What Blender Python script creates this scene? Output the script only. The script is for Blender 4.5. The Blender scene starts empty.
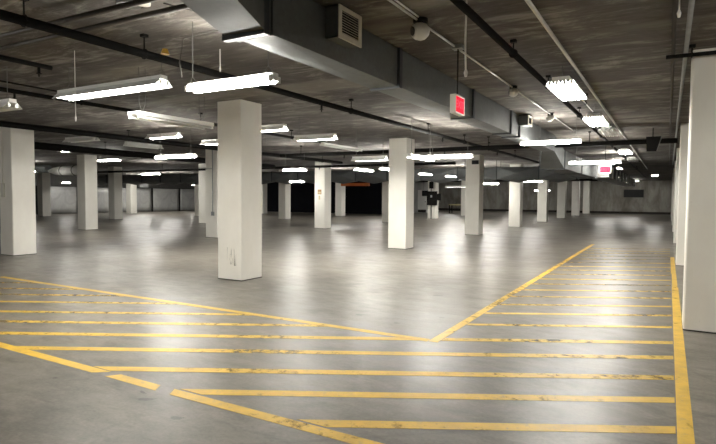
import bpy, math, random
from mathutils import Vector, Matrix
random.seed(7)
sc = bpy.context.scene
COL = sc.collection
HC = 3.15                                   # ceiling height
PI = math.pi

# ------------------------------------------------------------------ mesh helpers
class MB:
    """collects shapes; build() links them as one mesh object"""
    def __init__(s): s.v = []; s.f = []
    def poly(s, pts, faces):
        b = len(s.v); s.v += [tuple(p) for p in pts]; s.f += [tuple(b+i for i in f) for f in faces]; return s
    def box(s, x0, x1, y0, y1, z0, z1):
        P = [(x0,y0,z0),(x1,y0,z0),(x1,y1,z0),(x0,y1,z0),(x0,y0,z1),(x1,y0,z1),(x1,y1,z1),(x0,y1,z1)]
        return s.poly(P, [(3,2,1,0),(4,5,6,7),(0,1,5,4),(1,2,6,5),(2,3,7,6),(3,0,4,7)])
    def rbox(s, x0, x1, y0, y1, z0, z1, c):
        """upright box with its vertical corners cut by c"""
        o = [(x0+c,y0),(x1-c,y0),(x1,y0+c),(x1,y1-c),(x1-c,y1),(x0+c,y1),(x0,y1-c),(x0,y0+c)]
        return s.prism(o, z0, z1)
    def prism(s, o, z0, z1):
        n = len(o); P = [(x,y,z0) for x,y in o]+[(x,y,z1) for x,y in o]
        return s.poly(P, [tuple(range(n-1,-1,-1)), tuple(range(n,2*n))]+[(i,(i+1)%n,n+(i+1)%n,n+i) for i in range(n)])
    def extrude_x(s, o, x0, x1):
        n = len(o); P = [(x0,y,z) for y,z in o]+[(x1,y,z) for y,z in o]
        return s.poly(P, [tuple(range(n)), tuple(range(2*n-1,n-1,-1))]+[(i,n+i,n+(i+1)%n,(i+1)%n) for i in range(n)])
    def path(s, pts, r, n=8):
        pts = [Vector(p) for p in pts]; rings = []
        for i, p in enumerate(pts):
            d = (pts[min(i+1,len(pts)-1)]-pts[max(i-1,0)]).normalized()
            a = Vector((0,0,1)) if abs(d.z) < .9 else Vector((1,0,0))
            u = d.cross(a).normalized(); w = d.cross(u)
            rr = r[i] if isinstance(r,(list,tuple)) else r
            rings.append([p+(u*math.cos(2*PI*k/n)+w*math.sin(2*PI*k/n))*rr for k in range(n)])
        P = [q for R in rings for q in R]; F = []
        for i in range(len(pts)-1):
            for k in range(n):
                F.append((i*n+k, i*n+(k+1)%n, (i+1)*n+(k+1)%n, (i+1)*n+k))
        F += [tuple(range(n-1,-1,-1)), tuple((len(pts)-1)*n+k for k in range(n))]
        return s.poly(P, F)
    def build(s, name, mat, parent=None, smooth=False, off=(0,0,0)):
        me = bpy.data.meshes.new(name)
        me.from_pydata([(x-off[0],y-off[1],z-off[2]) for x,y,z in s.v], [], s.f); me.update()
        import bmesh
        bm = bmesh.new(); bm.from_mesh(me); bmesh.ops.recalc_face_normals(bm, faces=bm.faces); bm.to_mesh(me); bm.free()
        if smooth:
            for p in me.polygons: p.use_smooth = len(p.vertices) == 4
        me.materials.append(mat)
        o = bpy.data.objects.new(name, me); COL.objects.link(o)
        if parent: o.parent = parent
        return o

def tag(o, label, cat, group=None, kind='thing'):
    o['label'] = label; o['category'] = cat; o['kind'] = kind
    if group: o['group'] = group
    return o
def thing(name, loc, label, cat, group=None, rz=0):
    o = bpy.data.objects.new(name, None); COL.objects.link(o)
    o.location = loc; o.rotation_euler = (0,0,rz); o.empty_display_size = .1
    return tag(o, label, cat, group)
def struct(o): o['kind'] = 'structure'; return o

# ------------------------------------------------------------------ materials
def mat(name):
    m = bpy.data.materials.new(name); m.use_nodes = True
    N = m.node_tree.nodes; L = m.node_tree.links
    b = N.get('Principled BSDF'); return m, N, L, b
def setp(b, col=None, rough=None, metal=None, spec=None):
    if col is not None: b.inputs['Base Color'].default_value = (*col, 1)
    if rough is not None: b.inputs['Roughness'].default_value = rough
    if metal is not None: b.inputs['Metallic'].default_value = metal
    if spec is not None: b.inputs['Specular IOR Level'].default_value = spec
def coords(N, L, scale=(1,1,1), rz=0):
    t = N.new('ShaderNodeTexCoord'); mp = N.new('ShaderNodeMapping')
    mp.inputs['Scale'].default_value = scale; mp.inputs['Rotation'].default_value = (0,0,rz)
    L.new(t.outputs['Object'], mp.inputs['Vector']); return mp.outputs['Vector']
def noise(N, L, vec, scale, detail=4, rough=.55, dist=0):
    n = N.new('ShaderNodeTexNoise'); n.inputs['Scale'].default_value = scale; n.inputs['Detail'].default_value = detail
    n.inputs['Roughness'].default_value = rough; n.inputs['Distortion'].default_value = dist
    L.new(vec, n.inputs['Vector']); return n.outputs['Fac']
def ramp(N, L, fac, stops):
    r = N.new('ShaderNodeValToRGB'); e = r.color_ramp.elements
    while len(e) < len(stops): e.new(.5)
    for i,(p,c) in enumerate(stops):
        e[i].position = p; e[i].color = (*c,1) if isinstance(c,(tuple,list)) else (c,c,c,1)
    L.new(fac, r.inputs['Fac']); return r.outputs['Color']
def mix(N, L, fac, a, b, mode='MIX'):
    m = N.new('ShaderNodeMixRGB'); m.blend_type = mode
    for k,x in (('Fac',fac),('Color1',a),('Color2',b)):
        if isinstance(x,(int,float)): m.inputs[k].default_value = x
        elif isinstance(x,(tuple,list)): m.inputs[k].default_value = (*x,1)
        else: L.new(x, m.inputs[k])
    return m.outputs['Color']
def bump(N, L, b, h, strength, dist=.02):
    u = N.new('ShaderNodeBump'); u.inputs['Strength'].default_value = strength; u.inputs['Distance'].default_value = dist
    L.new(h, u.inputs['Height']); L.new(u.outputs['Normal'], b.inputs['Normal'])

def simple(name, col, rough=.5, metal=0, var=.12, scale=6, spec=.5):
    m,N,L,b = mat(name); setp(b, col, rough, metal, spec)
    f = noise(N,L,coords(N,L),scale)
    lo = tuple(c*(1-var) for c in col); hi = tuple(min(1,c*(1+var)) for c in col)
    L.new(ramp(N,L,f,[(.3,lo),(.7,hi)]), b.inputs['Base Color']); return m
def emit(name, col, s):
    m,N,L,b = mat(name); setp(b, (col[0]*.5,col[1]*.5,col[2]*.5), .9, 0, .05)
    b.inputs['Emission Color'].default_value = (*col,1); b.inputs['Emission Strength'].default_value = s; m.cycles.emission_sampling = 'FRONT'; return m

# polished floor slab
def floor_mat():
    m,N,L,b = mat('polished_concrete')
    v = coords(N,L)
    a = ramp(N,L,noise(N,L,v,.35,5,.6),[(.3,(.128,.117,.099)),(.7,(.205,.187,.158))])
    c = ramp(N,L,noise(N,L,coords(N,L,(1,2.2,1),.4),2.4,6,.65,.6),[(.3,.60),(.7,1.2)])
    col = mix(N,L,1,a,c,'MULTIPLY')
    # dark oil spots and specks of their own shape
    sp = ramp(N,L,noise(N,L,v,4.5,2,.5),[(.775,0),(.80,.8)])
    col = mix(N,L,sp,col,(.075,.068,.06))
    fine = ramp(N,L,noise(N,L,v,38,3,.6),[(.3,.82),(.7,1.1)])
    col = mix(N,L,1,col,fine,'MULTIPLY')
    du = ramp(N,L,noise(N,L,coords(N,L,(1,1.5,1),.35),1.9,9,.78,.5),[(.45,0),(.72,.4)])
    col = mix(N,L,du,col,(.27,.25,.222))
    sc_ = ramp(N,L,noise(N,L,coords(N,L,(9,.7,1),.9),2.2,5,.7,.2),[(.60,0),(.72,.25)])
    col = mix(N,L,sc_,col,(.075,.068,.06))
    # listed stains: x, y, rx, ry, turn
    for (x,y,rx,ry,t) in [(-3.28,2.62,.085,.03,.5),(-3.42,2.70,.05,.016,-.3),(-2.83,2.50,.06,.03,.2),(-4.3,2.55,.03,.02,0),(-3.35,5.9,.07,.05,0),(-3.0,7.7,.11,.05,.5),(-2.75,5.75,.05,.035,0),(-7.15,15.0,.25,.12,.3),(-5.35,12.1,.3,.14,.5),(-14.5,10.5,.35,.25,.2),(-2.4,6.3,.05,.03,0)]:
        t_ = N.new('ShaderNodeTexCoord'); mp = N.new('ShaderNodeMapping'); mp.vector_type = 'TEXTURE'
        mp.inputs['Location'].default_value = (x,y,0); mp.inputs['Rotation'].default_value = (0,0,t); mp.inputs['Scale'].default_value = (rx,ry,1)
        L.new(t_.outputs['Object'], mp.inputs['Vector'])
        ad = N.new('ShaderNodeVectorMath'); ad.operation = 'ADD'
        nz = N.new('ShaderNodeTexNoise'); nz.inputs['Scale'].default_value = 1.8; L.new(mp.outputs['Vector'], nz.inputs['Vector'])
        sb = N.new('ShaderNodeVectorMath'); sb.operation = 'SUBTRACT'; sb.inputs[1].default_value = (.5,.5,.5); L.new(nz.outputs['Color'], sb.inputs[0])
        ml = N.new('ShaderNodeVectorMath'); ml.operation = 'SCALE'; ml.inputs['Scale'].default_value = 1.8; L.new(sb.outputs[0], ml.inputs[0])
        L.new(mp.outputs['Vector'], ad.inputs[0]); L.new(ml.outputs[0], ad.inputs[1])
        ln = N.new('ShaderNodeVectorMath'); ln.operation = 'LENGTH'; L.new(ad.outputs[0], ln.inputs[0])
        k = ramp(N,L,ln.outputs['Value'],[(.7,.75),(1.0,0)])
        col = mix(N,L,k,col,(.045,.04,.035))
    # hairline slab joints / cracks
    w = N.new('ShaderNodeTexVoronoi'); w.feature = 'DISTANCE_TO_EDGE'; w.inputs['Scale'].default_value = .16
    L.new(coords(N,L,(1,1,0)), w.inputs['Vector'])
    cr = ramp(N,L,w.outputs['Distance'],[(.0,.35),(.0035,0)])
    col = mix(N,L,cr,col,(.08,.07,.06))
    L.new(col, b.inputs['Base Color'])
    r = ramp(N,L,noise(N,L,v,1.1,5,.65),[(.3,.31),(.7,.40)])
    L.new(r, b.inputs['Roughness']); setp(b, spec=.17)
    h = mix(N,L,.35,noise(N,L,v,3.2,3,.5),noise(N,L,coords(N,L,(1,1.6,1),.5),12,3,.6))
    bump(N,L,b,h,.11,.03)
    return m
# board-marked ceiling slab
def ceil_mat():
    m,N,L,b = mat('board_marked_concrete'); setp(b, rough=.85)
    v = coords(N,L,(.8,3.4,1))
    f1 = mix(N,L,.45,noise(N,L,v,1.5,7,.72,1.2),noise(N,L,coords(N,L,(1,1.3,1)),1.1,7,.7,.8))
    a = ramp(N,L,f1,[(.38,(.052,.044,.037)),(.51,(.094,.082,.070)),(.61,(.27,.25,.225))])
    c = ramp(N,L,noise(N,L,coords(N,L),.5,4),[(.3,.72),(.7,1.12)])
    col = mix(N,L,1,a,c,'MULTIPLY')
    # long patches where panels of the formwork met
    s = ramp(N,L,noise(N,L,coords(N,L,(.25,1.1,1)),1.0,3,.5),[(.56,0),(.66,.5)])
    col = mix(N,L,s,col,(.27,.25,.22))
    L.new(col, b.inputs['Base Color'])
    bump(N,L,b,noise(N,L,v,4,5,.6),.35,.02); return m
def paint_wall(name, base, dirty, amt=.6):
    m,N,L,b = mat(name); setp(b, rough=.75)
    f = noise(N,L,coords(N,L,(1,1,.35)),.9,6,.68,.4)
    col = ramp(N,L,f,[(.36,dirty),(.60,base)])
    g = ramp(N,L,noise(N,L,coords(N,L,(1.6,1.6,.5)),2.3,4,.6),[(.3,.75),(.65,1.05)])
    L.new(mix(N,L,amt,col,g,'MULTIPLY'), b.inputs['Base Color']); return m
def column_mat():
    m,N,L,b = mat('white_column_paint'); setp(b, rough=.55, spec=.35)
    f = noise(N,L,coords(N,L,(1,1,.6)),1.7,5,.6)
    col = ramp(N,L,f,[(.3,(.77,.745,.68)),(.65,(.85,.83,.765))])
    s = ramp(N,L,noise(N,L,coords(N,L),14,3,.5),[(.70,0),(.78,.35)])
    L.new(mix(N,L,s,col,(.5,.47,.4)), b.inputs['Base Color'])
    bump(N,L,b,noise(N,L,coords(N,L),9,4),.12,.01); return m
def yellow_mat(name, worn):
    m,N,L,b = mat(name); setp(b, rough=.45, spec=.4)
    v = coords(N,L)
    c = ramp(N,L,noise(N,L,v,5,4,.6),[(.3,(.52,.32,.03)),(.7,(.72,.45,.035))])
    c = mix(N,L,ramp(N,L,noise(N,L,coords(N,L,(1,1,1),.5),16,4,.7),[(.55,0),(.72,.55)]),c,(.27,.22,.13))
    L.new(c, b.inputs['Base Color'])
    w = noise(N,L,coords(N,L,(1,1,1),.5),9,5,.72)
    big = noise(N,L,coords(N,L,(1,1,1)),.55,3,.5)
    s = mix(N,L,.45,w,big)
    k = ramp(N,L,s,[(worn-.035,.3),(worn+.045,1)])
    L.new(k, b.inputs['Alpha']); return m
def galv_mat(name, base, rough=.42, metal=.75):
    m,N,L,b = mat(name); setp(b, base, rough, metal)
    vo = N.new('ShaderNodeTexVoronoi'); vo.inputs['Scale'].default_value = 30; L.new(coords(N,L), vo.inputs['Vector'])
    lo = tuple(x*.88 for x in base); hi = tuple(x*1.1 for x in base)
    c = ramp(N,L,vo.outputs['Color'],[(.2,lo),(.8,hi)])
    L.new(mix(N,L,.5,c,ramp(N,L,noise(N,L,coords(N,L),1.2,4),[(.3,lo),(.7,hi)])), b.inputs['Base Color'])
    L.new(ramp(N,L,noise(N,L,coords(N,L),2,4),[(.3,rough-.08),(.7,rough+.1)]), b.inputs['Roughness']); return m
def sheet_mat():
    m,N,L,b = mat('white_plastic_sheet'); setp(b, rough=.4)
    f = noise(N,L,coords(N,L,(1,1,1),.3),1.2,4,.6,.8)
    L.new(ramp(N,L,f,[(.3,(.26,.26,.255)),(.7,(.38,.38,.37))]), b.inputs['Base Color'])
    w = N.new('ShaderNodeTexWave'); w.inputs['Scale'].default_value = .5; w.inputs['Distortion'].default_value = 5
    mp = coords(N,L,(0,1,1.2)); L.new(mp, w.inputs['Vector']); bump(N,L,b,w.outputs['Fac'],.5,.05); return m
def scuff_mat():
    m,N,L,b = mat('rubbed_paint'); setp(b, (.46,.41,.22), .7)
    f = noise(N,L,coords(N,L,(7,1,1.1)),2.2,3,.5)
    L.new(ramp(N,L,f,[(.48,0),(.70,.45)]), b.inputs['Alpha']); return m

M = dict(floor=floor_mat(), ceil=ceil_mat(), col=column_mat(),
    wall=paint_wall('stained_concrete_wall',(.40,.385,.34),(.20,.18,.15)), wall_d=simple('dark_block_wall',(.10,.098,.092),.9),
    bay_shade=simple('unlit_bay_shade',(.0025,.0027,.004),.95,spec=.1), base=simple('grimy_base_strip',(.03,.024,.02),.8),  # the wall black is the unlit bay's shade put into colour
    yellow=yellow_mat('yellow_floor_paint',.385), yellow_worn=yellow_mat('worn_yellow_floor_paint',.445), yellow_faint=yellow_mat('faint_yellow_floor_paint',.495),
    galv=galv_mat('galvanised_duct',(.11,.117,.117),.6,.1), galv_d=galv_mat('galvanised_duct_flange',(.055,.06,.065),.5,.6),
    galv_o=galv_mat('dull_duct_metal',(.042,.040,.032),.75,.0), conduit=galv_mat('galvanised_conduit',(.78,.78,.76),.35,.8), black=simple('black_pipe_paint',(.008,.0075,.007),.7,spec=.12),
    brown=simple('dark_pipe',(.04,.034,.028),.5), white=simple('white_enamel',(.82,.82,.79),.35,var=.04), cream=simple('cream_plastic',(.66,.64,.57),.45,var=.05),
    grille=simple('grille_paint',(.78,.76,.66),.5), gap=simple('dark_interior',(.01,.01,.012),.8), grey=simple('grey_steel_box',(.28,.29,.29),.45,.3),
    tube=emit('lit_fluorescent_tube',(1.0,.975,.91),46), dead=simple('unlit_tube',(.55,.55,.52),.3,var=.04),
    red=emit('red_exit_glow',(1.0,.012,.035),.36), pink=emit('exit_letter_glow',(1.0,.07,.10),.5),
    orange=simple('orange_paint',(.55,.13,.02),.5), wood=simple('pale_yellow_table',(.45,.38,.16),.5), notice=simple('orange_notice_paper',(.40,.24,.12),.6),
    paper=simple('pale_notice_paper',(.6,.5,.3),.6), sheet=sheet_mat(), scuff=scuff_mat(), wire=simple('white_cord',(.85,.83,.78),.5), chain=simple('steel_chain',(.16,.155,.145),.45,.6),
    amber=simple('amber_plastic',(.55,.33,.04),.4), lens=simple('grey_lens',(.12,.12,.12),.25), jacket=simple('white_duct_jacket',(.62,.62,.6),.5), door=paint_wall('pale_door_paint',(.55,.55,.53),(.42,.42,.4),.3))

# ------------------------------------------------------------------ setting
struct(MB().box(-42,3,-7,58,-.2,0).build('floor', M['floor']))
struct(MB().box(-42,3,-7,58,HC,HC+.25).build('ceiling', M['ceil']))
struct(MB().box(-26,3.2,58,58.2,0,HC).build('wall_back', M['wall']))
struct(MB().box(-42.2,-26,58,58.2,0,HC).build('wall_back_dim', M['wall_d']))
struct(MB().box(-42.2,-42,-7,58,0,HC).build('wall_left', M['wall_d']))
struct(MB().box(3,3.2,-7,58,0,HC).build('wall_right', M['wall']))
struct(MB().box(-42.2,3.2,-7.2,-7,0,HC).build('wall_front', M['wall']))
struct(MB().box(-26,3,57.93,58,0,.2).build('baseboard_back', M['base']))
struct(MB().box(-38.5,-19.6,40,40.15,0,HC).build('wall_bay_shade', M['bay_shade']))  # near-black sheet standing in for the shade of an unlit open bay
# short pale wall with a door beyond the electrical cabinet
struct(MB().box(-22.6,-19.0,46,46.15,0,HC).build('wall_inner', M['door']))
d1 = struct(MB().box(-20.0,-19.15,45.93,45.998,.02,2.1).build('door_1', M['white']))
MB().box(-19.27,-19.21,45.88,45.93,1.0,1.06).build('door_handle', M['gap'], d1)
MB().box(-19.98,-19.17,45.92,45.93,.05,.3).build('kick_plate', M['base'], d1)

# ------------------------------------------------------------------ columns
W = .558
def column(x1, y0, label):
    """x1: the side facing the yellow border, y0: the side facing the camera"""
    o = MB().rbox(-W, 0, 0, W, 0, HC-.001, .014).build('concrete_column', M['col'])
    o.location = (x1, y0, 0); tag(o, label, 'column', 'white square columns'); return o
ORD = ['first','second','third','fourth','fifth','sixth','seventh','eighth']
YS = [7.14+6.8*k for k in range(8)]
special = {('B',0):'white square column with yellow-brown scuffs low on its face, beside the hatched floor',
 ('B',2):'white square column with small black box near its top',
 ('A',0):'white square column with a light switch and thin wiring on its face',
 ('A',1):'white square column with a grey conduit running down, behind the scuffed column',
 ('A',2):'white square column with a small orange notice on its face',
 ('A',4):'white square column standing behind the black electrical cabinet',
 ('R',0):'broad white column beside the yellow border line, closest of its row'}
rows = {'R':(.745,range(7),'{} white column along the yellow border line, counted from the front'),
 'B':(-6.43,range(8),'{} white column in the row next to the big square duct'),
 'A':(-13.655,range(6),'{} white column in the row of the orange notice column'),
 'Z':(-21.1,range(1,7),'{} white column in the third row out from the big duct'),
 'Y':(-28.6,range(2,5),'{} white column in the fourth row out from the big duct'),
 'X':(-36.0,range(2,4),'{} dim column in the outermost row, near the plastic sheets')}
cols = {}
for r,(x,ks,lab) in rows.items():
    for n,k in enumerate(ks):
        y = YS[k]
        if r == 'Z' and k == 6: continue
        cols[r,k] = column(x, y, special.get((r,k), lab.format(ORD[n])))
jb = None
for c_ in cols.values():
    if jb is None: jb = MB().rbox(-W-.003,.003,-.003,W+.003,0,.014,.014).build('base_joint', M['base'], c_)
    else:
        j_ = jb.copy(); COL.objects.link(j_); j_.parent = c_
# scuffs on the first duct-row column
MB().prism([(-.17,-.0015),(-.12,-.0015),(-.12,-.0005),(-.17,-.0005)],.26,.60).prism([(-.33,-.0015),(-.19,-.0015),(-.19,-.0005),(-.33,-.0005)],.28,.58).build('scuff_mark', M['scuff'], cols['B',0])

# ------------------------------------------------------------------ yellow paint
T = .0016
def clip(poly, a, b, c):
    """keep a*x+b*y<=c"""
    out = []
    for i in range(len(poly)):
        p, q = poly[i], poly[(i+1)%len(poly)]
        dp, dq = a*p[0]+b*p[1]-c, a*q[0]+b*q[1]-c
        if dp <= 0: out.append(p)
        if dp*dq < 0:
            t = dp/(dp-dq); out.append((p[0]+t*(q[0]-p[0]), p[1]+t*(q[1]-p[1])))
    return out
def paint(name, polys, m, label, group=None):
    mb = MB()
    for o in polys: mb.prism(o, 0, T)
    o = mb.build(name, m); return tag(o, label, 'floor marking', group)
R_ = lambda x0,x1,y0,y1: [(x0,y0),(x1,y0),(x1,y1),(x0,y1)]
paint('painted_line', [R_(.092,.186,-1,10.5),R_(.10,.176,10.5,12.4),R_(.085,.172,12.4,15.9)], M['yellow'], 'broad solid yellow border line running past the columns')
bl = [[(-6.6,2.80),(-4.17,2.785),(-4.05,2.88),(-6.6,2.90)], [(-3.99,2.782),(-3.37,2.772),(-3.43,2.872),(-3.92,2.88)], [(-3.21,2.772),(.085,2.772),(.085,2.872),(-3.27,2.872)]]
paint('painted_line', bl, M['yellow'], 'broken yellow line nearest the camera closing the hatched zone, with two gaps')
paint('painted_line', [R_(-10.4,-2.13,5.17,5.27)], M['yellow'], 'yellow edge line meeting the other at the corner, running to the far column')
paint('painted_line', [R_(-2.12,-2.02,5.19,18.9)], M['yellow_worn'], 'yellow edge line from the corner running away toward the far wall')
SL = .537; HW = .056
def band(c, hw=HW):
    d = hw*math.sqrt(1+SL*SL)
    return [(-20,c+(-20-.1)*SL-d),(10,c+(10-.1)*SL-d),(10,c+(10-.1)*SL+d),(-20,c+(-20-.1)*SL+d)]
G = 'diagonal yellow hatch stripes'
names = ['first','second','third','fourth','fifth','sixth','seventh','eighth','ninth','tenth','eleventh','twelfth','thirteenth','fourteenth','fifteenth','sixteenth']
for i,c in enumerate((4.02,4.62,5.20,5.86,6.47)):
    p = band(c); p = clip(p,1,0,.084); p = clip(p,0,-1,-2.892)
    ps = [p]
    if i == 4: ps = [clip(clip(p,0,1,5.165),1,0,-2.13), clip(p,-1,0,2.012)]
    paint('painted_stripe',ps,M['yellow'] if i<2 else M['yellow_worn'], f'{names[i]} long diagonal yellow stripe from the broken front line to the border line',G)
for i,c in enumerate((7.07,7.67,8.38,8.97,9.54,10.16)):
    p = band(c,.05); p = clip(p,0,-1,-2.905); p = clip(p,0,1,5.16); p = clip(p,-1,0,10.3)
    paint('painted_stripe',[p],M['yellow_worn'] if i<3 else M['yellow_faint'], f'{names[i]} thin yellow stripe ending on the edge line before the scuffed column',G)
for i,c in enumerate((7.25,7.97,8.64,9.35,10.03,10.73,11.4,12.13,12.85,13.56,14.38,15.2,16.0,16.85,17.6,18.4)):
    p = band(c,.045); p = clip(p,1,0,.078); p = clip(p,-1,0,2.01)
    paint('painted_stripe',[p],M['yellow_worn'] if i in (0,1,2,3,4,6,9) else M['yellow_faint'], f'{names[i]} short yellow stripe between the receding edge line and the border line',G)

# ------------------------------------------------------------------ fluorescent lights
def light(kind, lit, axis, cx, cy, z, L, label, top=HC, ends=None, hanger='wire'):
    """z: underside; the mesh is laid out along local x"""
    t = thing('fluorescent_light', (cx,cy,z), label, 'ceiling light', 'hanging fluorescent lights', 0 if axis=='x' else PI/2)
    h = L/2; tm = M['tube'] if lit else M['dead']
    def tubes(ys, zc):
        for y in ys:
            MB().path([(-h+.035,y,zc),(h-.035,y,zc)], .0125 if kind=='quad' else .0175, 8).build('tube', tm, t, True)
        for s in (-1,1):
            for y in ys:
                MB().box(*sorted((s*h,s*(h-.03))), y-.015,y+.015, zc-.018, zc+.032).build('lamp_holder', M['white'], t)
    if kind == 'shop':
        o = [(-.115,0),(-.05,.07),(.05,.07),(.115,0),(.118,.003),(.052,.075),(-.052,.075),(-.118,.003)]
        MB().extrude_x(o,-h,h).build('reflector', M['white'], t)
        MB().box(-h,h,-.046,.046,.0755,.118).build('housing', M['white'], t)
        tubes((-.045,.045), .030); zt = .118
    elif kind == 'strip':
        o = [(-.02,.025),(-.036,.04),(-.036,.09),(.036,.09),(.036,.04),(.02,.025)]
        MB().extrude_x(o,-h,h).build('housing', M['white'], t)
        tubes((-.053,.053), .03); zt = .09
    elif kind == 'rails':                            # two bare rails joined at the ends
        m = MB()
        for y in (-.085,.085): m.box(-h,h,y-.03,y+.03,0,.05)
        for x in (-h+.03,0,h-.03): m.box(x-.03,x+.03,-.055,.055,.02,.05)
        m.build('housing', M['white'], t)
        tubes((-.085,.085), -.02); zt = .05
    else:                                            # four-lamp fixture
        m = MB()
        for k in range(4):
            y = -.1275+.085*k
            m.extrude_x([(y-.0425,.0),(y-.02,.05),(y+.02,.05),(y+.0425,.0),(y+.0425,.006),(y+.021,.056),(y-.021,.056),(y-.0425,.006)],-h,h)
        m.build('reflector', M['white'], t)
        MB().box(-h,h,-.10,.10,.0565,.10).build('housing', M['white'], t)
        tubes([-.1275+.085*k for k in range(4)], .02); zt = .10
    for x in (ends or (-h*.8, h*.8)):
        m = MB(); r = .0045
        if hanger == 'chain':
            m.path([(x,0,zt),(x-.05,0,zt+.12),(x-.05,0,top-z)], r, 5); m.path([(x,0,zt),(x+.05,0,zt+.12),(x+.05,0,top-z)], r, 5)
        else:
            m.path([(x-.06,0,zt),(x,0,zt+.07)], r, 5); m.path([(x+.06,0,zt),(x,0,zt+.07)], r, 5); m.path([(x,0,zt+.07),(x,0,top-z)], r, 5)
        m.build('hanger', M['chain'], t)
    return t
lt = lambda *a, **k: light(*a, **k)
l1 = lt('shop',1,'x',-6.01,4.3,2.74,1.98,'long lit light with white reflector hanging from an amber ceiling anchor',ends=(-.8,.95))
l2 = lt('strip',1,'x',-3.50,3.75,2.47,1.04,'brightly lit bare strip light hanging beside the big square duct',ends=(-.48,.44))
lt('shop',0,'x',-7.96,3.88,2.6,1.22,'unlit light with white reflector, cut off above the switch column')
lt('rails',0,'y',-6.0,5.3,2.52,1.3,'unlit light on looped chains, hung below the long lit one',hanger='chain')
lt('shop',1,'x',-6.9,8.28,2.74,1.1,'lit reflector light emerging from behind the scuffed column')
lt('shop',1,'x',-6.40,9.35,2.65,1.0,'lit reflector light just past the scuffed column, above an unlit one')
lt('strip',0,'y',-6.72,10.95,2.6,1.7,'unlit strip light hanging endways between the scuffed column and the next')
lt('shop',1,'x',-6.5,11.9,2.38,.95,'lit light ending at the second duct-row column, side towards the notice column')
lt('strip',1,'y',-4.66,10.85,2.29,1.25,'lit strip turned endways, beside the second duct-row column')
lt('strip',1,'x',-4.42,11.9,2.38,1.15,'lit strip hung crossways, seen against the black-box column top',ends=(-.4,.45))
lt('strip',1,'x',-2.14,11.62,2.58,1.2,'lit strip light hung under the duct by the side box opening',ends=(-.2,.5))
lt('strip',1,'x',-1.75,15.75,2.4,1.3,'lit strip light directly above the second red exit sign',ends=(-.45,.45))
# four-lamp fixtures over the drive aisle
q = 'four-lamp fixture along the silver conduit'
lt('quad',1,'y',-1.19,7.66,2.88,1.25,'big bright lit '+q+', first of the line')
lt('quad',1,'y',-1.19,10.95,2.88,1.2,'lit '+q+', second of the line')
lt('quad',0,'y',-1.22,13.55,2.95,1.25,'unlit '+q+', just before the black cross pipe')
lt('quad',1,'y',-1.19,18.6,2.88,1.2,'lit '+q+', first beyond the black cross pipe')
lt('strip',1,'y',-1.85,21.6,2.72,1.1,'lit strip running away above the far duct, first of the pair')
lt('strip',1,'y',-1.85,25.4,2.72,1.1,'lit strip running away above the far duct, second of the pair')
lt('quad',0,'y',-1.19,22.4,2.88,1.25,'unlit '+q+', beyond the last lit one')
lt('quad',1,'y',-.75,38.0,2.86,1.2,'small far lit light standing alone before the stained end wall')
# lights among the outer rows
lt('shop',1,'x',-17.2,10.85,2.9,1.1,'lit light past the switch column, beside the third-row column top')
lt('shop',0,'x',-13.0,8.5,2.84,1.22,'unlit light above the third-row column, past the switch column')
lt('shop',0,'y',-13.0,10.4,2.84,1.2,'unlit light with wire bow, hung past the third-row column')
lt('strip',1,'x',-18.9,13.5,2.78,1.3,'lit strip beyond the third-row column, over the dim bay')
lt('strip',0,'x',-17.3,13.2,2.78,1.1,'unlit strip in line with the lit one over the dim bay')
lt('shop',1,'x',-10.9,9.3,2.9,1.1,'lit reflector light close under the slab before the scuffed column')
lt('strip',1,'x',-10.15,9.0,2.36,1.3,'low lit strip hung before the conduit column, under the reflector light')
lt('shop',1,'x',-9.15,9.5,2.7,1.22,'lit light partly hidden behind the scuffed column, other side')
lt('strip',1,'x',-22.5,18.4,2.5,1.3,'lit strip in front of the long cross duct, before the plastic sheets')
lt('strip',1,'x',-10.35,14.0,2.28,.9,'lit strip before the cross duct, beside the notice column')
lt('strip',1,'x',-14.3,19.5,2.08,.8,'low lit strip below the cross duct bottom, beside the notice column')
lt('strip',1,'y',-9.8,17.5,2.42,1.3,'lit strip turned endways between notice column and second duct-row column')
lt('strip',1,'y',-8.3,16.6,2.38,1.3,'lit strip peeping past the side of the second duct-row column')
lt('strip',1,'y',-8.95,21.3,2.4,1.25,'lit strip in front of the cross duct, above the electrical cabinet')
lt('strip',1,'y',-8.4,22.9,2.36,1.1,'lit strip in front of the cross duct, beside the black-box column')
lt('strip',1,'x',-8.0,26.4,2.12,1.6,'low lit strip seen under the cross duct above the table')
lt('shop',1,'x',-11.5,32.5,2.08,1.5,'far low lit light hung beyond the cross duct, over the table bay')
lt('strip',1,'x',-6.6,30.6,2.33,1.3,'far lit strip seen under the cross duct, beside the fourth duct-row column')
lt('strip',1,'x',-8.6,44.0,2.0,1.2,'far small lit strip low between the fourth and fifth duct-row columns')
lt('strip',1,'y',-34.6,26.3,2.35,1.2,'small far light above the plastic sheets, behind the fourth-row column')
lt('strip',1,'y',-34.9,33.5,2.3,1.6,'small far light above the middle plastic sheets')
lt('strip',1,'y',-38.6,24.0,2.3,.6,'small far light between dim column and third-row column')
for n_,(x_,y_,z_) in enumerate(((-9.8,27.5,2.62),(-17.2,27.6,2.62),(-24.6,27.6,2.62),(-31.5,27.4,2.66),(-10.2,34.0,2.66),(-17.5,34.0,2.66),(-31.8,33.5,2.68),(-4.6,50.0,2.96),(-12.6,50.0,2.96),(-18.6,50.0,2.96),(-15.5,45.0,2.95),(-37.6,29.9,2.75))):  # lamps added to brighten the far bays and columns
    lt('strip',1,'x',x_,y_,z_,2.44 if y_ < 40 else 1.3,f'{(ORD+names[8:])[n_]} added fill strip lighting the bays beyond the cross duct')
lt('strip',1,'x',-2.9,53.0,2.95,1.22,'added fill strip brightening the stained end wall')  # extra lamp put in to lift the end wall
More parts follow.
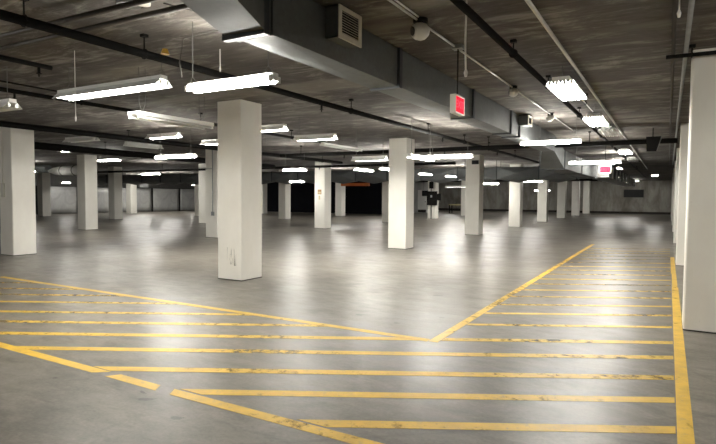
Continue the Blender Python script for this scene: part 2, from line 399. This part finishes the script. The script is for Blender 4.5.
lt('strip',1,'y',-28.2,15.3,2.6,1.22,'added fill strip for the round duct, hidden behind the switch column')  # lamp added out of view to light the duct's pale end
# lights added out of view behind and beside the camera to brighten the columns
lt('strip',1,'x',1.7,3.9,2.6,1.22,'added unseen lit strip light in the next aisle, beyond the border columns')
lt('shop',1,'x',1.9,-3.2,2.6,1.22,'added unseen lit reflector light in the next aisle, behind the camera')
lt('quad',1,'y',-1.19,-2.6,2.88,1.25,'added unseen lit four-lamp fixture behind the camera position')
lt('strip',1,'x',-6.6,.6,2.6,1.22,'added unseen lit strip light out beside the camera position, over the broken line')
lt('strip',1,'x',-11.4,2.6,2.55,1.22,'added unseen lit strip light out beside the switch column')
lt('strip',1,'x',-13.0,-2.0,2.6,1.22,'added unseen lit strip light behind the camera, outer row')
lt('strip',1,'x',-20.0,5.0,2.7,1.22,'added unseen lit strip light over the outer bay beside the camera')
# amber anchor of the long light
MB().path([(-5.0-(-6.01),4.3-4.3,HC-.06-2.74),(1.01,0,HC-.001-2.74)],[.05,.03],10).build('ceiling_anchor',M['amber'],l1)

# ------------------------------------------------------------------ main duct
DX0, DX1, DZ0, DZ1 = -2.97, -2.645, 2.72, HC-.012
def crossed(mb, x0,x1,y0,y1,z0,z1, c=.016, faces='lrbt'):
    """a sheet-metal box whose side panels are cross-broken (raised in the middle)"""
    P = [(x0,y0,z0),(x1,y0,z0),(x1,y1,z0),(x0,y1,z0),(x0,y0,z1),(x1,y0,z1),(x1,y1,z1),(x0,y1,z1)]
    xm,ym,zm = (x0+x1)/2,(y0+y1)/2,(z0+z1)/2
    Q = {(3,2,1,0):(xm,ym,z0-c),(4,5,6,7):(xm,ym,z1),(0,1,5,4):(xm,y0-(c if 'f' in faces else 0),zm),(1,2,6,5):(x1+(c if 'r' in faces else 0),ym,zm),(2,3,7,6):(xm,y1+(c if 'f' in faces else 0),zm),(3,0,4,7):(x0-(c if 'l' in faces else 0),ym,zm)}
    F = []
    for f,ct in Q.items():
        k = len(P); P.append(ct)
        F += [(f[i],f[(i+1)%4],k) for i in range(4)]
    mb.poly(P,F); return mb
duct = thing('air_duct',(-2.8,3.2,HC),'big square galvanised duct running along the ceiling with louvred side grille','duct')
OFF = (-2.8,3.2,HC)
def dpart(mb, name, m, par=None): return mb.build(name, m, par or duct, off=OFF)
# angled first length
s1 = MB(); 
lo = [(-2.60,3.14),(-2.96,3.10),(-2.10,1.05),(-1.72,1.15)]
s1.poly([(x,y,z) for z in (DZ0-.01,DZ1) for x,y in lo],[(3,2,1,0),(4,5,6,7)]+[(i,(i+1)%4,4+(i+1)%4,4+i) for i in range(4)])
dpart(s1,'duct_section',M['galv_o'])
fl = MB(); fl.box(DX0-.045,DX1+.045,3.14,3.20,DZ0-.035,DZ1); dpart(fl,'flange',M['galv_d'])
ys = [3.20,5.5,8.12,10.42,11.08]
for a,b in zip(ys[:-1],ys[1:]):
    dpart(crossed(MB(),DX0,DX1,a+.004,b-.004,DZ0,DZ1,.012 if b-a>1 else .002),'duct_section',M['galv'])
for y in ys[1:]:
    dpart(MB().box(DX0-.012,DX1+.03,y-.036,y+.036,DZ0-.02,DZ1),'flange',M['galv_d'])
dpart(MB().box(DX0-.012,DX1+.02,3.27,3.30,DZ0-.012,DZ1),'flange',M['galv'])
dpart(crossed(MB(),DX0,DX1,11.11,15.0,DZ0,DZ1,.012),'duct_section',M['galv'])
# drop to the lower run
tr = MB(); a = [(DX0,15.01,DZ0),(DX1,15.01,DZ0),(DX1,15.01,DZ1),(DX0,15.01,DZ1)]; b = [(DX0-.35,16.6,2.34),(DX1,16.6,2.34),(DX1,16.6,2.86),(DX0-.35,16.6,2.86)]
tr.poly(a+b,[(0,1,2,3),(7,6,5,4)]+[(i,4+i,4+(i+1)%4,(i+1)%4) for i in range(4)]); dpart(tr,'duct_transition',M['galv'])
dpart(crossed(MB(),DX0-.35,DX1,16.63,20.2,2.34,2.86),'duct_section',M['galv']); dpart(crossed(MB(),DX0-.35,DX1,20.24,24.18,2.34,2.86),'duct_section',M['galv'])
for y in (16.61,20.22): dpart(MB().box(DX0-.375,DX1+.025,y-.02,y+.02,2.315,2.885),'flange',M['galv_d'])
# side grille and side box opening
def collar(y0,y1,z0,z1,x,ow,gr):
    c = MB(); x0 = DX1+.02
    c.box(x0,x,y0,y0+.012,z0,z1).box(x0,x,y1-.012,y1,z0,z1).box(x0,x,y0,y1,z0,z0+.012).box(x0,x,y0,y1,z1-.012,z1)
    c = dpart(c,'side_collar',M['galv'])
    dpart(MB().box(x-.06,x-.05,y0+.012,y1-.012,z0+.012,z1-.012),'dark_throat',M['gap'],c)
    f = MB(); w=.035
    f.box(x,x+.012,y0-.01,y0+w,z0-.01,z1).box(x,x+.012,y1-w,y1+.01,z0-.01,z1).box(x,x+.012,y0+w,y1-w,z0-.01,z0+w).box(x,x+.012,y0+w,y1-w,z1-w,z1)
    f = dpart(f,'grille_frame',M['grille'],c)
    if gr:
        s = MB(); n = 9
        for k in range(n):
            z = z0+w+(z1-z0-2*w)*(k+.5)/n
            s.poly([(x-.015,y0+w,z+.012),(x+.008,y0+w,z-.004),(x+.008,y0+w,z-.007),(x-.015,y0+w,z+.009),(x-.015,y1-w,z+.012),(x+.008,y1-w,z-.004),(x+.008,y1-w,z-.007),(x-.015,y1-w,z+.009)],[(0,1,2,3),(7,6,5,4),(0,4,5,1),(1,5,6,2),(2,6,7,3),(3,7,4,0)])
        dpart(s,'grille_slats',M['grille'],c)
collar(3.99,4.36,2.865,HC-.015,-2.49,0,True)
collar(10.98,11.32,2.93,HC-.03,-2.45,0,False)

# long cross duct
cd = thing('air_duct',(-20,24.5,2.3),'long low galvanised cross duct with cross-broken panels spanning behind the columns','duct'); OFF2=(-20,24.5,2.3)
x = -36.0; edges = [-36]+[round(-36+1.83*k,2) for k in range(1,18)]+[-3.35]
edges = sorted(set(e for e in edges if e <= -3.35))
for a,b in zip(edges[:-1],edges[1:]):
    crossed(MB(),a+.02,b-.02,24.21,24.79,2.3,2.84,.16,'lrbtf').build('duct_section',M['galv'],cd,off=OFF2)
for e in edges: MB().box(e-.019,e+.019,24.185,24.815,2.275,2.865).build('flange',M['galv_d'],cd,off=OFF2)
MB().box(-3.33,DX1,24.21,24.79,2.3,2.84).build('duct_corner',M['galv'],cd,off=OFF2)
for e in edges[1:-1:3]:
    MB().path([(e,24.15,2.31),(e,24.15,HC)],.008,5).path([(e,24.85,2.31),(e,24.85,HC)],.008,5).build('hanger_rod',M['black'],cd,off=OFF2)
# far duct towards the end wall
fd = thing('air_duct',(-2.6,36,2.45),'far galvanised duct with bright side straps running to the end wall','duct'); OFF3=(-2.6,36,2.45)
fe = [26.2+2.2*k for k in range(11)]
for a,b in zip(fe[:-1],fe[1:]): crossed(MB(),-3.2,-2.35,a+.02,b-.02,2.42,2.94,.02).build('duct_section',M['galv'],fd,off=OFF3)
for e in fe[1::2]: MB().path([(-3.26,e,2.4),(-3.26,e,HC-.001)],.01,5).build('hanger_rod',M['black'],fd,off=OFF3)
for e in fe: MB().box(-3.22,-2.30,e-.04,e+.04,2.40,2.96).build('strap',M['jacket'],fd,off=OFF3)
# round duct over the dim bay
rd = thing('air_duct',(-29,17,2.8),'round grey duct with a pale jacketed end, over the dim bay by the plastic sheets','duct'); OFF4=(-29,17,2.8)
MB().path([(-31.8,17,2.88),(-28.9,17,2.84)],.2,16).build('duct_pipe',M['galv'],rd,True,off=OFF4)
MB().path([(-28.88,17,2.72),(-28.3,17,2.72),(-27.6,17,2.72),(-25.6,17,2.72)],[.06,.19,.25,.25],16).build('jacketed_end',M['jacket'],rd,True,off=OFF4)
MB().path([(-30,17,3.08),(-30,17,HC-.001)],.012,5).build('hanger_rod',M['black'],rd,off=OFF4)
for x_ in (-27.55,-26.5): MB().path([(x_-.03,17,2.72),(x_+.03,17,2.72)],.262,16).build('strap',M['black'],rd,off=OFF4)

# ------------------------------------------------------------------ pipes and conduits
def pipe(name, a, b, r, m, label, cat='pipe', hang=(), heads=(), hm=None, group='ceiling pipes'):
    a, b = Vector(a), Vector(b); d = b-a
    t = thing(name, a, label, cat, group)
    MB().path([(0,0,0), d], r, 12).build('run', m, t, True)
    for f in hang:
        p = d*f; m2 = MB(); n = 12; ax = d.normalized(); u = ax.cross(Vector((0,0,1))).normalized()
        m2.path([p+u*(r+.006)*math.cos(2*PI*k/n)+Vector((0,0,1))*(r+.006)*math.sin(2*PI*k/n) for k in range(n+1)], .008, 5)
        m2.path([p+Vector((0,0,r)), p+Vector((0,0,HC-.001-a.z-p.z))], .008, 5); m2.box(p.x-.03,p.x+.03,p.y-.03,p.y+.03,HC-.03-a.z-p.z,HC-.001-a.z-p.z)
        m2.build('hanger', hm or M['black'], t)
    for f in heads:
        p = d*f; m2 = MB(); m2.path([p+Vector((0,0,-r*.6)), p+Vector((0,0,-r-.06))], .016, 8); m2.path([p+Vector((0,0,-r-.06)), p+Vector((0,0,-r-.066))], .03, 8)
        m2.path([p+Vector((0,0,-r-.06)),p+Vector((0,0,-r-.10))],.009,6)
        m2.build('sprinkler_head', hm or M['black'], t)
    return t
pipe('sprinkler_pipe',(-4.74,1.2,2.95),(-4.74,23.9,2.95),.042,M['black'],'long black sprinkler pipe beside the big duct, crossing above the scuffed column',hang=(.062,.115,.30,.45,.56,.66,.8),heads=(.26,.49,.7))
pipe('sprinkler_pipe',(-8.14,3.3,2.96),(-8.3,13.6,2.96),.032,M['black'],'black sprinkler pipe passing behind the scuffed column above the unlit light',hang=(.2,.45,.75),heads=(.1,.35,.6))
pipe('sprinkler_pipe',(-6.26,2.3,2.96),(-6.26,3.74,2.96),.028,M['black'],'short black pipe stub with a drop, ending above the long lit light',hang=(.4,),heads=(.9,))
pipe('conduit',(-8.28,3.9,3.1),(-8.34,5.4,3.1),.012,M['black'],'thin dark conduit above the black sprinkler pipe at the photo edge','conduit')
pipe('sprinkler_pipe',(-11.9,4.5,2.93),(-12.3,20.0,2.93),.06,M['black'],'thick black pipe crossing the top of the switch column',hang=(.3,.6,.9))
pipe('sprinkler_pipe',(-15.2,7.0,2.84),(-16.0,20.0,2.84),.10,M['black'],'thickest black pipe, beyond the switch column over the third row',hang=(.3,.7))
pipe('conduit',(-12.6,5,3.06),(-12.9,20,3.06),.03,M['brown'],'brown pipe alongside the thick black pipe above the switch column','pipe')
pipe('sprinkler_pipe',(-10.5,2.90,3.06),(-2.95,3.0,3.06),.024,M['brown'],'dark cross pipe close under the slab, first of two near the duct elbow',hang=(.35,))
pipe('sprinkler_pipe',(-10.5,3.18,3.06),(-3.35,3.24,3.06),.024,M['brown'],'dark cross pipe close under the slab, second of two near the duct elbow',hang=(.55,))
pipe('sprinkler_pipe',(-11.4,14.62,2.84),(-3.05,14.62,2.84),.06,M['black'],'black cross pipe behind the second duct-row column top',hang=(.1,.5,.85),heads=(.3,.7))
pipe('sprinkler_pipe',(-2.56,14.62,2.84),(.14,14.62,2.84),.06,M['black'],'black cross pipe over the aisle holding the dark box',hang=(.3,))
pipe('sprinkler_pipe',(-33,20.4,2.82),(-7.3,20.4,2.82),.055,M['black'],'long black cross pipe before the notice column, in front of the cross duct',hang=(.1,.35,.6,.9),heads=(.5,.75))
for n,(y,z,r) in enumerate(((28.45,2.82,.09),(35.3,2.82,.09),(42.1,2.8,.1))):
    pipe('sprinkler_pipe',(-34,y,z),(-3.5,y,z),r,M['black'],f'{ORD[n]} far black cross pipe beyond the cross duct',hang=(.3,.6,.9))
pipe('conduit',(-1.05,1.5,3.115),(-1.07,34,3.115),.019,M['conduit'],'silver conduit on the slab beside the four-lamp fixtures','conduit')
pipe('sprinkler_pipe',(-1.46,1.8,3.01),(-1.47,44,3.01),.034,M['black'],'black pipe over the aisle between the sensor conduit and silver conduit',hang=(.095,.14,.21,.3,.5,.7))
t = thing('conduit',(-2.05,2,3.12),'thin bright conduit linking the round white sensors and exit sign','conduit','ceiling pipes')
for a_,b_ in ((2.0,4.63),(4.81,5.63),(5.83,8.12),(8.28,11.12),(11.28,14.2)):
    MB().path([(0,a_-2,0),(0,b_-2,0)],.011,8).build('run',M['conduit'],t,True)
pipe('conduit',(-2.0,2.0,3.13),(-2.02,4.6,3.13),.008,M['conduit'],'second thin conduit alongside, ending at the first round sensor','conduit')
pipe('conduit',(-1.19,8.35,3.0),(-1.19,10.3,3.0),.009,M['conduit'],'thin bright conduit joining the two lit four-lamp fixtures','conduit',hang=(.5,))
pipe('conduit',(-.0,2.0,3.10),(-.02,30,3.10),.018,M['brown'],'dark conduit on the slab before the border columns, farther from them','conduit')
pipe('conduit',(.115,2.0,3.10),(.125,30,3.10),.022,M['grey'],'grey conduit on the slab passing the border column tops','conduit')
pipe('sprinkler_pipe',(-.07,6.9,3.045),(.9,6.92,3.045),.022,M['black'],'short black cross pipe at the top of the broad border column',hang=(.25,))
# conduit and boxes on columns
t = thing('conduit',(-13.84,13.881,.8),'grey conduit with a cross branch on the column behind the scuffed one','conduit'); y_=13.9
MB().path([(0,.03,0),(0,.03,1.6),(0,.03,2.3)],.016,8).build('run',M['grey'],t); MB().path([(-.012,.03,1.62),(-.3,.03,1.62),(-.34,.03,1.57)],.012,8).build('branch',M['grey'],t)
MB().box(-.05,.05,0,.055,-.02,.12).build('outlet_box',M['grey'],t)
t = thing('light_switch',(-14.02,7.10,1.42),'pale switch box on a thin conduit on the column at the photo edge','switch')
MB().box(-.06,.06,0,.038,0,.33).build('box',M['cream'],t); MB().path([(0,.02,.33),(0,.02,1.6)],.009,6).build('conduit_drop',M['cream'],t)
t = thing('junction_box',(-6.60,20.68,2.78),'small black box near the top of a duct-row column','junction box')
MB().box(-.13,.13,0,.0595,0,.15).build('box',M['black'],t); MB().box(-.11,.11,-.008,0,.02,.13).build('cover',M['gap'],t)
t = thing('wall_notice',(-13.93,20.7275,1.45),'small orange paper notice on the face of a white column','notice')
MB().box(-.10,.10,.004,.012,.12,.34).build('sheet',M['notice'],t); MB().box(-.07,.07,.001,.004,.16,.24).build('print_block',M['paper'],t); MB().box(-.05,.03,.004,.012,-.12,.06).build('tag',M['paper'],t)
# dark box on cross pipe
t = thing('junction_box',(-.36,14.58,2.60),'black tapered box hanging on the cross pipe over the aisle','box')
MB().poly([(-.12,-.14,0),(.08,-.14,0),(.08,-.02,0),(-.12,-.02,0),(-.14,-.14,.34),(.17,-.14,.34),(.17,-.02,.34),(-.14,-.02,.34)],[(3,2,1,0),(4,5,6,7),(0,1,5,4),(1,2,6,5),(2,3,7,6),(3,0,4,7)]).build('box',M['black'],t)
MB().poly([(.085,-.13,.01),(.175,-.13,.33),(.175,-.03,.33),(.085,-.03,.01),(.09,-.13,.01),(.185,-.13,.33),(.185,-.03,.33),(.09,-.03,.01)],[(0,1,2,3),(7,6,5,4),(0,4,5,1),(1,5,6,2),(2,6,7,3),(3,7,4,0)]).build('side_plate',M['grey'],t)
MB().path([(0,-.08,.34),(0,-.08,HC-.001-2.6)],.012,6).build('hanger',M['black'],t)
# round white sensors
for (x,y,lab,sz) in ((-2.05,4.72,'round white ceiling sensor with grey lens, first on the thin conduit',1.25),(-2.05,8.2,'round white ceiling sensor past the hanging exit sign',1.0),(-2.07,11.2,'round white ceiling sensor beside the duct side box opening',1.0)):
    t = thing('ceiling_sensor',(x,y,HC),lab,'sensor','round white sensors')
    t.rotation_euler = (0,0,math.radians(-42 if sz > 1.1 else -70))
    MB().path([(0,0,-.001),(0,0,-.035)],.055*sz,16).build('mounting_base',M['black'],t,True)
    MB().path([(0,.068*sz,-.09*sz),(0,.06*sz,-.09*sz),(0,.035*sz,-.09*sz),(0,.005*sz,-.092*sz),(0,-.03*sz,-.094*sz),(0,-.052*sz,-.0955*sz),(0,-.06*sz,-.096*sz)],[.01*sz,.036*sz,.058*sz,.066*sz,.062*sz,.05*sz,.04*sz],18).build('housing',M['white'],t,True)
    MB().path([(0,-.0605*sz,-.096*sz),(0,-.066*sz,-.097*sz)],.034*sz,16).build('lens',M['lens'],t,True)
# exit signs
def exit_sign(loc, rz, label, stem, w=.30, h=.20, dep=.055):
    """front faces local -y"""
    t = thing('exit_sign', loc, label, 'exit sign', None, rz)
    MB().box(-w/2,w/2,0,dep,0,h).build('housing',M['cream'],t)
    f = MB(); b = .016
    f.box(-w/2,w/2,-.008,0,0,b).box(-w/2,w/2,-.008,0,h-b,h).box(-w/2,-w/2+b,-.008,0,b,h-b).box(w/2-b,w/2,-.008,0,b,h-b); f.build('face_frame',M['cream'],t)
    MB().box(-w/2+b,w/2-b,-.004,-.0005,b,h-b).build('face_panel',M['red'],t)
    cu = bpy.data.curves.new('letters','FONT'); cu.body = 'EXIT'; cu.size = .118; cu.align_x = 'CENTER'; cu.align_y = 'CENTER'; cu.extrude = .0008
    to = bpy.data.objects.new('tmp',cu); COL.objects.link(to); bpy.context.view_layer.update()
    me = bpy.data.meshes.new_from_object(to.evaluated_get(bpy.context.evaluated_depsgraph_get())); bpy.data.objects.remove(to)
    me.materials.clear(); me.materials.append(M['pink']); o = bpy.data.objects.new('letters',me); COL.objects.link(o); o.parent = t
    o.location = (0,-.0058,h/2); o.rotation_euler = (PI/2,0,0)
    MB().box(-.06,.06,.008,dep-.008,h,h+.014).build('mount_cap',M['grey'],t)
    MB().path([(0,dep/2,h+.014),(0,dep/2,h+stem)],.008,8).build('stem',M['black'],t)
    return t
s = exit_sign((-2.01,5.72,2.40),PI/2,'red glowing exit sign hanging on a black stem from the sensor conduit',HC-2.40-.2-.03)
MB().box(-.055,.055,-.03,.085,HC-.045-2.40,HC-.001-2.40).build('ceiling_box',M['grey'],s)
exit_sign((-1.52,16.15,2.17),0,'far small red exit sign under a lit strip light',.60)

# hanging cords
def cord(pts, r, m, label, end=True):
    t = thing('hanging_cord', pts[0], label, 'cord', 'hanging cords'); o = pts[0]
    MB().path(pts, r, 6).build('line', m, t, off=o)
    if end:
        p = Vector(pts[-1]); MB().path([p+Vector((0,0,.03)),p,p+Vector((0,0,-.035))],[r,r*2.4,r*1.4],8).build('cord_end',m,t,off=o)
cord([(-1.52,4.46,HC),(-1.525,4.46,2.8),(-1.52,4.47,2.55)],.008,M['wire'],'white pull cord hanging beside the exit sign')
cord([(-5.44,3.5,3.0),(-5.44,3.5,2.3)],.004,M['wire'],'thin pale pull cord hanging by the switch column')
cord([(0.03,5.3,HC),(.03,5.3,3.04)],.007,M['wire'],'short white cord end hanging by the border column conduits')
cord([(-4.45,4.6,HC),(-4.45,4.6,2.93)],.0045,M['wire'],'short pale cord hanging above the lit strip light')
# flexible cable to the strip light
cb = [(-3.76,3.22,3.12),(-3.66,3.45,3.11),(-3.62,3.78,3.10),(-3.72,3.92,3.08),(-3.95,3.85,3.06),(-4.05,3.70,2.98),(-4.06,3.66,2.75),(-4.05,3.68,2.62)]
tag(MB().path(cb,.006,8).build('flexible_cable',M['brown'],None,True),'curved grey cable looping from the slab to the lit strip light','cable')
# junction plate near the cross pipes
t = thing('junction_box',(-3.95,3.05,HC),'pale round junction box with a plate on the slab above the cross pipes','junction box')
MB().path([(-.12,.07,-.001),(-.12,.07,-.03)],.10,18).build('plate',M['grey'],t,True); MB().path([(.08,.06,-.001),(.08,.06,-.06)],.055,16).build('box',M['cream'],t,True)

# ------------------------------------------------------------------ distant fittings
t = thing('electrical_cabinet',(-13.85,34.15,0),'black electrical cabinet with conduit stand before a white column','cabinet')
MB().box(-.34,.34,-.06,.16,.92,1.86).build('body',M['black'],t)
dr = MB().box(-.32,.32,-.085,-.062,.95,1.83).build('door',M['black'],t); MB().box(-.06,.06,-.10,-.085,1.45,1.6).build('label_plate',M['grey'],dr)
MB().box(.36,.62,0,.14,1.25,1.7).build('side_box',M['black'],t); MB().box(-.2,.06,0,.14,2.05,2.5).build('upper_box',M['black'],t)
MB().path([(-.05,.05,0),(-.05,.05,.92)],.035,8).build('conduit_stand',M['black'],t); MB().path([(-.07,.05,1.86),(-.07,.05,2.05)],.03,8).build('riser',M['black'],t); MB().path([(-.07,.05,2.5),(-.07,.05,HC-.002)],.03,8).build('riser',M['black'],t)
t = thing('wall_sign',(-18.9,45.6,1.55),'dark square sign hung beside the pale door','sign')
MB().box(-.55,.55,.0,.03,0,.5).build('board',M['gap'],t); MB().path([(-.4,.015,.5),(-.4,.015,HC-1.552)],.008,5).build('hanger',M['black'],t); MB().path([(.4,.015,.5),(.4,.015,HC-1.552)],.008,5).build('hanger',M['black'],t)
t = thing('work_table',(-16.5,47.5,0),'pale yellow work table at the back of the lit bay','table')
MB().box(-.95,.95,-.4,.4,.74,.80).build('table_top',M['wood'],t)
for sx in (-1,1):
    for sy in (-1,1): MB().box(sx*.88-.04,sx*.88+.04,sy*.33-.04,sy*.33+.04,0,.74).build('leg',M['black'],t)
MB().box(-.84,.84,-.3,.3,.25,.29).build('shelf',M['black'],t)
t = thing('storage_crate',(-16.0,47.5,.292),'dark crate on the lower shelf of the work table','crate')
MB().box(-.3,.3,-.25,.25,0,.32).build('crate_body',M['black'],t)
t = thing('machine',(-15.85,47.5,.802),'dark bench machine standing on the work table','machine')
MB().box(-.25,.22,-.2,.2,0,.28).build('machine_base',M['gap'],t); MB().path([(-.05,0,.28),(-.05,0,.75)],.05,8).build('post',M['black'],t); MB().box(-.2,.25,-.12,.12,.55,.85).build('motor_head',M['black'],t)
t = thing('clearance_bar',(-15.1,26,2.06),'orange clearance bar hanging beyond the notice column','bar')
MB().box(-.9,.9,-.04,.04,0,.17).build('bar',M['orange'],t)
for sx in (-.8,.8): MB().path([(sx,0,.17),(sx*.15,0,.5),(sx*.15,0,HC-2.062)],.008,5).build('hanger',M['chain'],t)
t = thing('wall_vent',(-2.9,57.9,1.6),'dark louvred opening high on the stained end wall','vent')
MB().box(-.82,.82,.04,.095,0,.67).build('opening',M['gap'],t)
f = MB(); f.box(-.86,.86,0,.05,-.04,0).box(-.86,.86,0,.05,.67,.71).box(-.86,-.82,0,.05,0,.67).box(.82,.86,0,.05,0,.67); f.build('frame',M['brown'],t)
sl = MB()
for k in range(6): sl.box(-.82,.82,.01,.035,.06+k*.105,.075+k*.105)
sl.build('slats',M['brown'],t)
# plastic sheet screens along the far side
sp = [16.3,19.4,22.6,25.8,29.1,32.8,35.9,39.4]
pos = ['first','second','third','fourth','fifth','sixth','seventh']
for k,(a,b) in enumerate(zip(sp[:-1],sp[1:])):
    t = thing('sheet_screen',(-40,(a+b)/2,0),f'{pos[k]} white plastic sheet screen along the far side, from the switch column end','screen','plastic sheet screens')
    hh = (b-a)/2-.02; n = 10; m = MB(); P = []; F = []
    for i in range(n+1):
        for j in range(6):
            P.append((.02*math.sin(i*2.1+j*1.3+k),-hh+.05+(2*hh-.1)*i/n,.04+2.02*j/5))
    for i in range(n):
        for j in range(5): F.append((i*6+j,(i+1)*6+j,(i+1)*6+j+1,i*6+j+1))
    m.poly(P,F); so = m.build('sheet',M['sheet'],t,True)
    md = so.modifiers.new('thick','SOLIDIFY'); md.thickness = .006
    for s_ in (-1,1): MB().box(-.03,.05,s_*hh-.045 if s_>0 else -hh-.0,s_*hh if s_>0 else -hh+.045,0,2.1).build('post',M['black'],t)
    MB().box(-.03,.05,-hh+.05,hh-.05,2.06,2.1).build('rail',M['black'],t)
t = thing('junction_box',(-39.6,31.6,2.12),'pale box on top of the sheet screens, hung from the slab','box')
MB().box(-.1,.1,-.42,.42,0,.42).build('box',M['grey'],t); MB().path([(0,0,.42),(0,0,HC-2.122)],.03,6).build('hanger',M['black'],t)

# ------------------------------------------------------------------ camera
f, yaw, pitch, roll = 541.04, .5203, .0478, .0071
cam = bpy.data.cameras.new('camera'); co = bpy.data.objects.new('camera', cam); COL.objects.link(co)
cam.sensor_width = 36; cam.sensor_fit = 'HORIZONTAL'; cam.lens = f/716*36; cam.clip_start = .05; cam.clip_end = 200
F = Vector((-math.sin(yaw)*math.cos(pitch), math.cos(yaw)*math.cos(pitch), -math.sin(pitch)))
r = Vector((math.cos(yaw), math.sin(yaw), 0)); u = r.cross(F)
c, s = math.cos(roll), math.sin(roll); r2, u2 = r*c+u*s, u*c-r*s
co.matrix_world = Matrix(((r2.x,u2.x,-F.x,0),(r2.y,u2.y,-F.y,0),(r2.z,u2.z,-F.z,1.5),(0,0,0,1)))
sc.camera = co

# ------------------------------------------------------------------ world and view
w = bpy.data.worlds.new('world'); sc.world = w; w.use_nodes = True
w.node_tree.nodes['Background'].inputs['Color'].default_value = (.02,.02,.02,1)
sc.view_settings.view_transform = 'Standard'; sc.view_settings.look = 'None'
sc.view_settings.gamma = 1; sc.view_settings.use_curve_mapping = False
sc.view_settings.exposure = 1.92
try:
    sc.cycles.use_denoising = True; sc.cycles.denoiser = 'OPENIMAGEDENOISE'
    sc.cycles.max_bounces = 8; sc.cycles.diffuse_bounces = 5; sc.cycles.sample_clamp_indirect = 6; sc.cycles.caustics_reflective = False
except Exception: pass
